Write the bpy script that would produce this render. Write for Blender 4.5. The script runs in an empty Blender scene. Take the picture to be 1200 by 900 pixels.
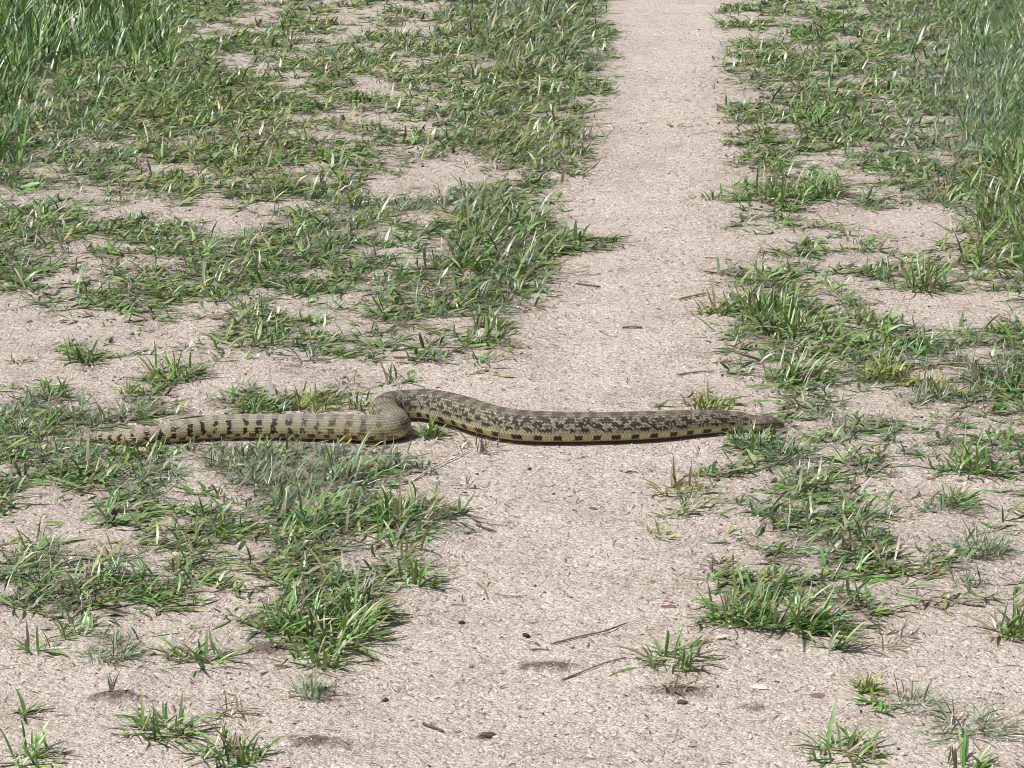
import bpy, math, random
import numpy as np
from mathutils import Vector

random.seed(7)
rng = np.random.default_rng(7)
R = math.radians
scene = bpy.context.scene

# ---------------------------------------------------------------- camera
CAM_H, PITCH, FPX = 1.5, R(14.8), 3600.0          # focal length in photo pixels (photo 1200 x 900)
cam = bpy.data.cameras.new("camera")
cam.sensor_width = 36.0
cam.lens = FPX / 1200 * 36.0
cam.clip_start, cam.clip_end = 0.1, 2000
camo = bpy.data.objects.new("camera", cam)
scene.collection.objects.link(camo)
camo.location = (0, 0, CAM_H)
camo.rotation_euler = (math.pi / 2 - PITCH, 0, 0)
scene.camera = camo

# ---------------------------------------------------------------- sky, sun, exposure
SUN_EL, SUN_AZ = R(60), R(-112)                     # azimuth from +Y (ahead) towards -X (left): high on the left, a little behind the camera
world = bpy.data.worlds.new("World")
scene.world = world
world.use_nodes = True
wn = world.node_tree
sky = wn.nodes.new("ShaderNodeTexSky")
sky.sky_type = 'NISHITA'
sky.sun_disc = False
sky.sun_elevation = SUN_EL
sky.sun_rotation = SUN_AZ
sky.air_density, sky.dust_density, sky.ozone_density = 1.0, 4.0, 1.0
hs = wn.nodes.new("ShaderNodeHueSaturation")       # thin cloud: paler than a clear sky
hs.inputs["Saturation"].default_value = 0.35
bg = wn.nodes["Background"]
bg.inputs["Strength"].default_value = 0.07
wn.links.new(sky.outputs[0], hs.inputs["Color"])
wn.links.new(hs.outputs[0], bg.inputs["Color"])

sd = bpy.data.lights.new("sun", 'SUN')
sd.energy = 4.6
sd.angle = R(4)
sd.color = (1.0, 0.965, 0.92)
so = bpy.data.objects.new("sun", sd)
scene.collection.objects.link(so)
to_sun = Vector((math.sin(SUN_AZ) * math.cos(SUN_EL), math.cos(SUN_AZ) * math.cos(SUN_EL), math.sin(SUN_EL)))
so.rotation_euler = to_sun.to_track_quat('Z', 'Y').to_euler()
so.location = to_sun * 20

scene.view_settings.view_transform = 'Standard'
scene.view_settings.look = 'None'
scene.view_settings.exposure = 0.21
scene.view_settings.gamma = 1.0
scene.cycles.filter_width = 0.9

# ---------------------------------------------------------------- projection between photo pixels and the ground
SP, CP = math.sin(PITCH), math.cos(PITCH)

def px2g(x, y, z=0.0):
    """photo pixel -> point of the plane at height z"""
    dx = x - 600.0
    dy = FPX * CP + (450.0 - y) * SP
    dz = -FPX * SP + (450.0 - y) * CP
    t = (z - CAM_H) / dz
    return dx * t, dy * t

def g2px(X, Y):
    d = Y * CP + CAM_H * SP
    u = Y * SP - CAM_H * CP
    return 600 + FPX * X / d, 450 - FPX * u / d

def scale_at(y):
    """photo pixels per metre at ground row y"""
    X, Y = px2g(600, y)
    return FPX / (Y * CP + CAM_H * SP)

# ---------------------------------------------------------------- noise
_perm = rng.random((256, 256))
def vnoise(x, y):
    x = np.asarray(x, float); y = np.asarray(y, float)
    xi = np.floor(x).astype(int); yi = np.floor(y).astype(int)
    fx = x - xi; fy = y - yi
    fx = fx * fx * (3 - 2 * fx); fy = fy * fy * (3 - 2 * fy)
    a = _perm[xi & 255, yi & 255]; b = _perm[(xi + 1) & 255, yi & 255]
    c = _perm[xi & 255, (yi + 1) & 255]; d = _perm[(xi + 1) & 255, (yi + 1) & 255]
    return (a * (1 - fx) + b * fx) * (1 - fy) + (c * (1 - fx) + d * fx) * fy

def fbm(x, y, o=4):
    s = 0; a = 0.5
    for i in range(o):
        s = s + a * vnoise(x * 2 ** i + 17.3 * i, y * 2 ** i + 5.1 * i); a *= .5
    return s / (1 - .5 ** o)

# ---------------------------------------------------------------- where grass grows: 30 x 45 survey cells, 0 bare .. 9 closed sward
ROWS = """
999976546555467897000453457999
999986656546478998000365678999
999887655454448998100457777799
978888646643447998101577766699
648898756654557997000477546799
559999877644578886000467887799
888999887565467873000256665799
988887777654467862101347777468
886778888754357853000278745636
865577877744227971000233267578
657777788753112441001366335799
453367578764356520000367874468
675332446665489730001243211148
445456346865789831001443210278
687676688766489986100045544689
643345888865888840001466365778
435678887643688840001577435345
588886563357888510002688621013
223354676557766300001566442122
112122576465545100001577655446
125323444466776100003666666668
112125211323244100001477666767
111133011122101000000334677346
466531365531000000014335334547
788863222222211000000256435556
677545667765521000000565554357
467877888885100000000575245567
347767777898400000013323652276
557764578984100000133127431212
642463238977500000134667522443
214435556778650000022688763464
113455577757630000001256775533
465556678646300000001556884322
677556676546300000002446755541
778766524543100000001566557632
566543325773000000001787665533
122112245751000000112456321104
113324332641000000013311221003
002224312420000000013200000000
000111103300000000000000020000
000100003210000000010000012100
000000010000000000000000000122
000122200000000000000001200122
000002100000000000000000100011
110000000000000000000000000001
""".split()
GM = np.array([[int(c) for c in (r + "0" * 30)[:30]] for r in ROWS], float) / 9.0
GM[0:7, 17] *= .62
GM[26:35, 4:12] *= .84
GM[0:7, 5:14] *= .86
GM[7:16, 3:14] *= .93
GM[0:8, 22:27] *= .92
GM[26:36, 21:27] *= .88
GM[14:26, 21:29] *= .88
GM[10:20, 16:18] *= .7
GM[0:9, 21] = np.maximum(GM[0:9, 21], .45)

def gmask(X, Y):
    px, py = g2px(X, Y)
    c = np.clip(px / 40.0 - 0.5, 0, 28.999); r = np.clip(py / 20.0 - 0.5, 0, 43.999)
    ci = c.astype(int); ri = r.astype(int); fc = c - ci; fr = r - ri
    return (GM[ri, ci] * (1 - fc) + GM[ri, ci + 1] * fc) * (1 - fr) + (GM[ri + 1, ci] * (1 - fc) + GM[ri + 1, ci + 1] * fc) * fr

def cover(X, Y):
    m = gmask(X, Y)
    return m * 1.12 - ((fbm(X * 9, Y * 6.5, 3) - .5) * 1.8 + (fbm(X * 27 + 9, Y * 19, 2) - .5) * 1.5) * np.clip(m * 2.2, .15, 1)

# ---------------------------------------------------------------- snake centre line (photo survey: centre x, centre y, apparent thickness)
SN = [(90, 516, 2.5), (100, 514.5, 6), (113, 513, 10), (135, 512.5, 14), (158, 512.5, 18), (185, 509, 21), (205, 506, 24), (227, 502.3, 26.5), (250, 500, 28),
      (300, 498.6, 29), (350, 499, 30), (400, 500, 31), (436, 501, 32)]
SN_A = []
for x, y, t in SN:
    r = t / 2 / 660.0
    X, Y = px2g(x, y, r); SN_A.append((X, Y, r))
SN2 = [(500, 472.5, 37), (520, 476, 38.5), (545, 482.5, 38.5), (570, 490.5, 38), (600, 496.5, 37.5), (640, 499, 37), (700, 499, 35.5), (760, 497.5, 34), (810, 494.5, 31),
       (845, 493.5, 27), (868, 493.5, 23), (882, 494.5, 22), (896, 496.5, 21), (906, 499, 17), (914, 501.5, 11), (918, 502.8, 6)]
SN_B = []
for x, y, t in SN2:
    r = t / 2 / 655.0
    X, Y = px2g(x, y, r); SN_B.append((X, Y, r))
ax, ay, ar = SN_A[-1]
bx, by, br = SN_B[0]
fx0 = px2g(464, 500, .025)[0]
bx0 = px2g(454, 470, .026)[0]
mid = [(fx0 - 0.012, ay + 0.003, .0246), (fx0 + 0.001, ay + 0.018, .025), (fx0 - .004, ay + .042, .0255), ((fx0 + bx0) / 2 - .008, (ay + by) / 2, .026),
       (bx0 - .003, by - 0.052, .0262), (bx0 - .001, by - .022, .0265), (bx0 + .015, by - 0.001, .0268), (bx0 + .036, by + .004, .0268)]
SNP = np.array(SN_A + mid + SN_B)

def spline(P, n_per=24):
    P = np.asarray(P, float)
    # centripetal-ish resample: Catmull-Rom then uniform arc length
    out = []
    for i in range(len(P) - 1):
        p0 = P[max(i - 1, 0)]; p1 = P[i]; p2 = P[i + 1]; p3 = P[min(i + 2, len(P) - 1)]
        # scale tangents by the chord lengths so uneven spacing does not overshoot
        c1 = np.linalg.norm((p2 - p1)[:2]); c0 = np.linalg.norm((p1 - p0)[:2]) + 1e-6; c2 = np.linalg.norm((p3 - p2)[:2]) + 1e-6
        m1 = ((p1 - p0) / c0 * c1 + (p2 - p1)) * .5 if i > 0 else (p2 - p1)
        m2 = ((p3 - p2) / c2 * c1 + (p2 - p1)) * .5 if i < len(P) - 2 else (p2 - p1)
        for k in range(n_per):
            t = k / n_per
            h = (2*t**3 - 3*t**2 + 1, t**3 - 2*t**2 + t, -2*t**3 + 3*t**2, t**3 - t**2)
            out.append(h[0]*p1 + h[1]*m1 + h[2]*p2 + h[3]*m2)
    out.append(P[-1])
    return np.array(out)

SNL = spline(SNP)
_d = np.r_[0, np.cumsum(np.linalg.norm(np.diff(SNL[:, :2], axis=0), axis=1))]
SN_LEN = _d[-1]
_s = np.linspace(0, SN_LEN, 400)
SNC = np.stack([np.interp(_s, _d, SNL[:, k]) for k in range(3)], 1)

def snake_dist(X, Y):
    X = np.atleast_1d(X); Y = np.atleast_1d(Y)
    out = np.full(X.shape, 9.0)
    near = (X > SNC[:, 0].min() - .15) & (X < SNC[:, 0].max() + .15) & (Y > SNC[:, 1].min() - .15) & (Y < SNC[:, 1].max() + .15)
    if near.any():
        xs, ys = X[near], Y[near]
        res = np.full(xs.shape, 9.0)
        for k in range(0, 400, 2):
            res = np.minimum(res, np.hypot(xs - SNC[k, 0], ys - SNC[k, 1]) - SNC[k, 2])
        out[near] = res
    return out

# ---------------------------------------------------------------- ground relief
MOUNDS = [(136, 821, 32, 5, .014), (322, 762, 36, 8, .010), (362, 871, 42, 8, .008), (642, 782, 30, 5, .006), (798, 812, 30, 5, .008)]
MG = []
for x, y, rx, ry, h in MOUNDS:
    X, Y = px2g(x, y); s = scale_at(y)
    MG.append((X, Y, rx / s, abs(px2g(x, y - ry)[1] - px2g(x, y + ry)[1]) / 2, h))

def gh(X, Y):
    X = np.asarray(X, float); Y = np.asarray(Y, float)
    m = gmask(X, Y)
    z = 0.012 * (fbm(X * 3.1, Y * 3.1, 3) - .5) + 0.008 * m + 0.012 * m * (fbm(X * 14 + 3, Y * 14, 3) - .5)
    z = z + 0.006 * (fbm(X * 20, Y * 20, 4) - .5)
    sy = 5.35
    damp = np.exp(-((Y - sy) / .22) ** 4)
    z = z * (1 - .85 * damp)
    for mx, my, a, b, h in MG:
        q = ((X - mx) / a) ** 2 + ((Y - my) / b) ** 2
        z = z + h * np.exp(-q * 1.2) * (0.7 + .6 * vnoise(X * 90, Y * 90))
    return z

def ghs(X, Y):
    return float(gh(np.array([X]), np.array([Y]))[0])

# ---------------------------------------------------------------- mesh helpers
def mk_mesh(name, V, F, colors=None, smooth=True, mat=None, layers=None):
    V = np.asarray(V, np.float32); F = np.asarray(F, np.int32)
    me = bpy.data.meshes.new(name)
    k = F.shape[1]
    me.vertices.add(len(V)); me.vertices.foreach_set("co", V.ravel())
    me.loops.add(F.size); me.loops.foreach_set("vertex_index", F.ravel())
    me.polygons.add(len(F))
    me.polygons.foreach_set("loop_start", np.arange(0, F.size, k, dtype=np.int32))
    me.polygons.foreach_set("loop_total", np.full(len(F), k, np.int32))
    if smooth:
        me.polygons.foreach_set("use_smooth", np.ones(len(F), bool))
    me.update(calc_edges=True)
    if colors is not None:
        at = me.color_attributes.new("tint", 'FLOAT_COLOR', 'POINT')
        c = np.ones((len(V), 4), np.float32); c[:, :3] = colors
        at.data.foreach_set("color", c.ravel())
    for nm, arr in (layers or {}).items():
        at = me.attributes.new(nm, 'FLOAT', 'POINT')
        at.data.foreach_set("value", np.asarray(arr, np.float32))
    if mat: me.materials.append(mat)
    return me

def link(name, me, parent=None, loc=(0, 0, 0)):
    o = bpy.data.objects.new(name, me)
    scene.collection.objects.link(o)
    o.location = loc
    if parent: o.parent = parent
    return o

def tag(o, label=None, cat=None, group=None, kind=None):
    if label: o["label"] = label
    if cat: o["category"] = cat
    if group: o["group"] = group
    if kind: o["kind"] = kind
    return o

# ---------------------------------------------------------------- materials
def new_mat(name):
    m = bpy.data.materials.new(name); m.use_nodes = True
    nt = m.node_tree
    return m, nt, nt.nodes["Principled BSDF"], nt.nodes["Material Output"]

def N(nt, t, **kw):
    n = nt.nodes.new(t)
    for k, v in kw.items(): setattr(n, k, v)
    return n

def tint_mat(name, rough=.5, spec=.5, trans=0.0, vary=.12, scale=60, bump=0.0, bscale=400):
    m, nt, bs, out = new_mat(name)
    at = N(nt, "ShaderNodeAttribute", attribute_name="tint")
    tc = N(nt, "ShaderNodeTexCoord")
    no = N(nt, "ShaderNodeTexNoise"); no.inputs["Scale"].default_value = scale; no.inputs["Detail"].default_value = 3
    nt.links.new(tc.outputs["Object"], no.inputs["Vector"])
    mr = N(nt, "ShaderNodeMapRange"); mr.inputs["From Min"].default_value = .3; mr.inputs["From Max"].default_value = .7
    mr.inputs["To Min"].default_value = 1 - vary; mr.inputs["To Max"].default_value = 1 + vary
    nt.links.new(no.outputs["Fac"], mr.inputs["Value"])
    mu = N(nt, "ShaderNodeVectorMath", operation='SCALE')
    nt.links.new(at.outputs["Color"], mu.inputs[0]); nt.links.new(mr.outputs[0], mu.inputs["Scale"])
    nt.links.new(mu.outputs[0], bs.inputs["Base Color"])
    bs.inputs["Roughness"].default_value = rough
    bs.inputs["Specular IOR Level"].default_value = spec
    if bump:
        n2 = N(nt, "ShaderNodeTexNoise"); n2.inputs["Scale"].default_value = bscale; n2.inputs["Detail"].default_value = 4
        nt.links.new(tc.outputs["Object"], n2.inputs["Vector"])
        bp = N(nt, "ShaderNodeBump"); bp.inputs["Strength"].default_value = bump; bp.inputs["Distance"].default_value = .002
        nt.links.new(n2.outputs["Fac"], bp.inputs["Height"]); nt.links.new(bp.outputs[0], bs.inputs["Normal"])
    if trans:
        tr = N(nt, "ShaderNodeBsdfTranslucent")
        g = N(nt, "ShaderNodeVectorMath", operation='MULTIPLY'); g.inputs[1].default_value = (1.0, 1.25, .45)
        nt.links.new(mu.outputs[0], g.inputs[0]); nt.links.new(g.outputs[0], tr.inputs["Color"])
        mx = N(nt, "ShaderNodeMixShader"); mx.inputs[0].default_value = trans
        nt.links.new(bs.outputs[0], mx.inputs[1]); nt.links.new(tr.outputs[0], mx.inputs[2])
        nt.links.new(mx.outputs[0], out.inputs["Surface"])
    return m

M_GRASS = tint_mat("grass_blade", rough=.42, spec=.75, trans=.17, vary=.22, scale=90)
M_STRAW = tint_mat("dry_litter", rough=.7, spec=.3, vary=.2, scale=150)
M_ROCK = tint_mat("gravel_stone", rough=.75, spec=.35, vary=.18, scale=220, bump=.5, bscale=700)
M_TWIG = tint_mat("twig_bark", rough=.8, spec=.25, vary=.35, scale=160, bump=.8, bscale=500)
M_SNAKE = tint_mat("snake_skin", rough=.6, spec=.16, vary=.10, scale=230, bump=.25, bscale=900)

def ground_material():
    m, nt, bs, out = new_mat("sandy_soil")
    L = nt.links.new
    tc = N(nt, "ShaderNodeTexCoord")
    def noise(s, d=4, r=.55):
        n = N(nt, "ShaderNodeTexNoise"); n.inputs["Scale"].default_value = s; n.inputs["Detail"].default_value = d
        n.inputs["Roughness"].default_value = r
        L(tc.outputs["Object"], n.inputs["Vector"]); return n
    def ramp(src, pts):
        r = N(nt, "ShaderNodeValToRGB"); L(src, r.inputs[0])
        e = r.color_ramp.elements
        while len(e) < len(pts): e.new(.5)
        for k, (p, c) in enumerate(pts): e[k].position = p; e[k].color = (*c, 1)
        return r
    def mix(a, b, f, mode='MIX', fac=None):
        x = N(nt, "ShaderNodeMix", data_type='RGBA', blend_type=mode)
        L(a, x.inputs[6]); L(b, x.inputs[7])
        if f is not None: L(f, x.inputs[0])
        else: x.inputs[0].default_value = fac
        return x.outputs[2]
    base = ramp(noise(2.2, 5).outputs["Fac"], [(.30, (.37, .31, .27)), (.5, (.475, .405, .36)), (.72, (.56, .49, .445))])
    # coarse grains, each with a colour of its own
    v1 = N(nt, "ShaderNodeTexVoronoi"); v1.inputs["Scale"].default_value = 250; L(tc.outputs["Object"], v1.inputs["Vector"])
    sep = N(nt, "ShaderNodeSeparateColor"); L(v1.outputs["Color"], sep.inputs[0])
    g1 = ramp(sep.outputs[0], [(0, (.09, .07, .06)), (.08, (.24, .20, .175)), (.18, (.49, .42, .375)), (.78, (.60, .525, .475)), (.9, (.84, .78, .73)), (1, (.92, .88, .83))])
    c = mix(base.outputs[0], g1.outputs[0], None, fac=.62)
    v2 = N(nt, "ShaderNodeTexVoronoi"); v2.inputs["Scale"].default_value = 95; L(tc.outputs["Object"], v2.inputs["Vector"])
    sep2 = N(nt, "ShaderNodeSeparateColor"); L(v2.outputs["Color"], sep2.inputs[0])
    g2 = ramp(sep2.outputs[1], [(0, (.12, .09, .08)), (.08, (.40, .34, .30)), (.4, (.52, .45, .41)), (.9, (.56, .49, .445)), (1, (.82, .77, .72))])
    c = mix(c, g2.outputs[0], None, fac=.34)
    # organic, darker soil where turf and mounds are, plus painted shade under the blades
    at = N(nt, "ShaderNodeAttribute", attribute_name="humus_shade")
    n3 = noise(38, 5, .65)
    f = N(nt, "ShaderNodeMath", operation='MULTIPLY'); L(at.outputs["Fac"], f.inputs[0])
    r3 = ramp(n3.outputs["Fac"], [(.30, (.12,) * 3), (.68, (1,) * 3)]); L(r3.outputs[0], f.inputs[1])
    humus_shade_col = ramp(noise(120, 4).outputs["Fac"], [(.3, (.055, .042, .030)), (.7, (.24, .19, .145))])
    c = mix(c, humus_shade_col.outputs[0], f.outputs[0])
    at2 = N(nt, "ShaderNodeAttribute", attribute_name="dark_soil")
    nz0 = noise(34, 7, .8)
    nz = N(nt, "ShaderNodeMapRange"); L(nz0.outputs["Fac"], nz.inputs["Value"]); nz.inputs["From Min"].default_value = .34; nz.inputs["From Max"].default_value = .66
    fa = N(nt, "ShaderNodeMath", operation='MULTIPLY_ADD'); L(at2.outputs["Fac"], fa.inputs[0]); fa.inputs[1].default_value = 1.25; L(nz.outputs[0], fa.inputs[2])
    f2 = N(nt, "ShaderNodeMapRange"); L(fa.outputs[0], f2.inputs["Value"])
    f2.inputs["From Min"].default_value = .90; f2.inputs["From Max"].default_value = 1.45; f2.inputs["To Max"].default_value = .85
    ds = ramp(noise(160, 3).outputs["Fac"], [(.3, (.055, .036, .03)), (.7, (.15, .105, .085))])
    c = mix(c, ds.outputs[0], f2.outputs[0])
    tone = ramp(noise(5.5, 6, .6).outputs["Fac"], [(.32, (.86, .84, .83)), (.5, (1, 1, 1)), (.68, (1.06, 1.055, 1.05))])
    c = mix(c, tone.outputs[0], None, mode='MULTIPLY', fac=1.0)
    L(c, bs.inputs["Base Color"])
    bs.inputs["Roughness"].default_value = .9
    bs.inputs["Specular IOR Level"].default_value = .25
    # relief: grains, lumps
    h1 = N(nt, "ShaderNodeMath", operation='MULTIPLY'); L(v1.outputs["Distance"], h1.inputs[0]); h1.inputs[1].default_value = -.0022
    h2 = N(nt, "ShaderNodeMath", operation='MULTIPLY'); L(v2.outputs["Distance"], h2.inputs[0]); h2.inputs[1].default_value = -.003
    nn = noise(45, 6, .7)
    h3 = N(nt, "ShaderNodeMath", operation='MULTIPLY'); L(nn.outputs["Fac"], h3.inputs[0]); h3.inputs[1].default_value = .012
    a = N(nt, "ShaderNodeMath", operation='ADD'); L(h1.outputs[0], a.inputs[0]); L(h2.outputs[0], a.inputs[1])
    b = N(nt, "ShaderNodeMath", operation='ADD'); L(a.outputs[0], b.inputs[0]); L(h3.outputs[0], b.inputs[1])
    nf = noise(170, 3, .6)
    h4 = N(nt, "ShaderNodeMath", operation='MULTIPLY'); L(nf.outputs["Fac"], h4.inputs[0]); h4.inputs[1].default_value = .006
    b2 = N(nt, "ShaderNodeMath", operation='ADD'); L(b.outputs[0], b2.inputs[0]); L(h4.outputs[0], b2.inputs[1]); b = b2
    bp = N(nt, "ShaderNodeBump"); bp.inputs["Strength"].default_value = 1.0; bp.inputs["Distance"].default_value = 1.0
    L(b.outputs[0], bp.inputs["Height"]); L(bp.outputs[0], bs.inputs["Normal"])
    return m

# ---------------------------------------------------------------- ground sheet
def graded(lo, hi, n, far_lo, far_hi, k=14):
    core = np.linspace(lo, hi, n)
    a = lo - (lo - far_lo) * (np.linspace(0, 1, k + 1)[1:] ** 4)
    b = hi + (far_hi - hi) * (np.linspace(0, 1, k + 1)[1:] ** 4)
    return np.r_[a[::-1], core, b]
gx = graded(-2.4, 2.4, 340, -600, 600)
yy = 1 / np.linspace(1 / 3.2, 1 / 14.5, 470)
gy = np.r_[(3.2 - 600 * (np.linspace(0, 1, 15)[1:] ** 4))[::-1], yy, 14.5 + 900 * (np.linspace(0, 1, 15)[1:] ** 4)]
GX, GY = np.meshgrid(gx, gy)
nx, ny = len(gx), len(gy)
inside = (np.abs(GX) < 3.5) & (GY > 2.5) & (GY < 18)
GZ = np.where(inside, gh(GX, np.maximum(GY, 2.0)), 0.01 * fbm(GX * .3, GY * .3, 3))
dist = snake_dist(GX.ravel(), GY.ravel()).reshape(GX.shape)
GZ = GZ - .004 * np.exp(-np.maximum(dist + .01, 0) / .012) * (dist < .1)
gm = gmask(GX, np.maximum(GY, 2.0))
cvr = cover(GX, np.maximum(GY, 2.0))
humus_shade = np.where(gm > .05, .10 + .25 * np.clip(gm * 1.5, 0, 1) + .65 * np.clip((cvr - .47) / .2, 0, 1), 0.04)  # organic soil tone, deepened under grass cover as painted shade in the gaps
soil = np.zeros_like(gm)
SOIL = [(136, 821, 38, 6, 1), (322, 762, 42, 9, .9), (362, 871, 52, 9, .9), (642, 782, 34, 6, 1), (798, 812, 34, 6, .85), (880, 828, 30, 6, .6),
        (705, 466, 1, 1, 0), (345, 432, 40, 8, .5), (100, 433, 40, 5, .5), (690, 885, 60, 8, .45), (350, 722, 30, 6, .6), (900, 542, 25, 4, .6), (565, 861, 12, 4, .9),
        (940, 755, 60, 6, .35), (600, 218, 70, 8, .7), (1040, 790, 40, 8, .3), (780, 735, 60, 10, .25), (820, 380, 30, 5, .3)]
for x, y, rx, ry, a in SOIL:
    X, Y = px2g(x, y); s = scale_at(y)
    b = abs(px2g(x, y - ry)[1] - px2g(x, y + ry)[1]) / 2
    q = ((GX - X) / (rx / s)) ** 2 + ((GY - Y) / b) ** 2
    soil = np.maximum(soil, a * np.exp(-q * .8))
V = np.stack([GX.ravel(), GY.ravel(), GZ.ravel()], 1)
ii = (np.arange(ny - 1)[:, None] * nx + np.arange(nx - 1)[None, :]).ravel()
F = np.stack([ii, ii + 1, ii + nx + 1, ii + nx], 1)
ground = link("ground", mk_mesh("ground", V, F, mat=ground_material(), layers={"humus_shade": humus_shade.ravel(), "dark_soil": soil.ravel()}))
tag(ground, "pale sandy dirt with a bare footpath worn between patches of grass", kind="structure")

# ---------------------------------------------------------------- blades
GREEN = np.array([(.105, .240, .042), (.072, .180, .034), (.150, .300, .060), (.034, .085, .026), (.215, .310, .115), (.105, .205, .062)])
BLUE = np.array([(.115, .205, .098), (.080, .155, .075), (.160, .250, .135), (.045, .098, .048), (.235, .310, .195)])
YEL = np.array([(.220, .260, .055), (.165, .225, .048), (.270, .295, .095), (.110, .160, .038)])
DRY = np.array([(.230, .170, .110), (.120, .090, .060), (.300, .255, .180), (.085, .075, .045), (.10, .11, .05)])
PAL = {'g': np.concatenate([BLUE, GREEN]), 'w': GREEN, 'f': BLUE, 'y': YEL, 'd': DRY}

def blades(bx, by, bz, az, Ln, W, ph0, ph1, col, segs=4, fold=True, floor=None):
    """grass blades as tapering folded strips; all arguments are arrays of one value per blade"""
    n = len(bx); T = segs + 1
    t = np.linspace(0, 1, T)[None, :]
    ph = ph0[:, None] + (ph1 - ph0)[:, None] * t ** 1.2
    ds = Ln[:, None] / segs
    hx = np.cumsum(np.sin(ph) * ds, 1) - np.sin(ph[:, :1]) * ds
    hz = np.cumsum(np.cos(ph) * ds, 1) - np.cos(ph[:, :1]) * ds
    sw = (rng.random(n) - .5) * .9                       # sideways sweep
    azt = az[:, None] + sw[:, None] * t
    dx, dy = np.cos(azt), np.sin(azt)
    cx = bx[:, None] + hx * dx; cy = by[:, None] + hx * dy
    cz = bz[:, None] + hz
    if floor is None:
        fl = gh(cx, cy)
        cz = np.maximum(cz, fl + .0015)
    else:
        cz = np.maximum(cz, floor)
    wt = np.interp(t[0], [0, .25, .6, .85, 1], [.55, 1.0, .85, .45, .04])[None, :] * W[:, None] / 2
    tw = (rng.random(n) - .5)[:, None] * 1.3 * t + (rng.random(n) - .5)[:, None] * .9
    sx, sy = -dy * np.cos(tw), dx * np.cos(tw)
    sz = np.sin(tw)
    nxv, nzv = -np.cos(ph), np.sin(ph)                   # blade normal in its own plane
    k = .28 if fold else 0
    cen = np.stack([cx + k * wt * np.cos(ph) * dx, cy + k * wt * np.cos(ph) * dy, cz - k * wt * np.sin(ph)], -1)
    lf = np.stack([cx + sx * wt, cy + sy * wt, cz + sz * wt], -1)
    rt = np.stack([cx - sx * wt, cy - sy * wt, cz - sz * wt], -1)
    grad = np.ones((n, T, 3))
    straw = np.array([.30, .25, .14])
    fb = (rng.random(n) < .25)[:, None] * np.clip(1 - t * 2.6, 0, 1) * .55
    ft = (rng.random(n) < .22)[:, None] * np.clip((t - .6) * 2.4, 0, 1) * .8
    f = np.clip(fb + ft, 0, 1)[..., None]
    c = np.minimum(col, .30)[:, None, :] * (1 - f) + straw * f
    if fold:
        V = np.stack([lf, cen, rt], 2)                   # n,T,3,3
        C = np.repeat(c[:, :, None, :], 3, 2); C[:, :, 1] *= 1.18
        m = 3
    else:
        V = np.stack([lf, rt], 2); C = np.repeat(c[:, :, None, :], 2, 2); m = 2
    base = (np.arange(n) * T * m)[:, None, None]
    r = (np.arange(segs) * m)[None, :, None]
    q = []
    for j in range(m - 1):
        q.append(np.concatenate([base + r + j, base + r + j + 1, base + r + m + j + 1, base + r + m + j], -1))
    F = np.concatenate(q, 1).reshape(-1, 4)
    return V.reshape(-1, 3), F, C.reshape(-1, 3)

def rand_blades(cx, cy, kind, nb, Lm, Wm, spread, rad, floor=True, sweep=None, zero=False):
    """arrays for tufts centred at arrays cx, cy"""
    n = len(cx)
    i = np.repeat(np.arange(n), nb)
    k = len(i)
    a = rng.random(k) * 2 * np.pi
    rr = np.sqrt(rng.random(k)) * rad[i]
    bx = cx[i] + np.cos(a) * rr; by = cy[i] + np.sin(a) * rr
    az = a + rng.normal(0, .7, k)
    if sweep is not None:
        az = np.where(rng.random(k) < .75, sweep[i] + rng.normal(0, .55, k), az)
    Ln = Lm[i] * rng.uniform(.45, 1.15, k)
    W = Wm[i] * rng.uniform(.6, 1.2, k)
    ph0 = np.minimum((.15 + 1.15 * rng.random(k) ** .8) * spread[i] * .85, 1.42)
    ph1 = np.minimum(ph0 + rng.uniform(.1, 1.1, k) * spread[i], rng.uniform(1.4, 1.9, k))
    return i, bx, by, az, Ln, W, ph0, ph1

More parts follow.
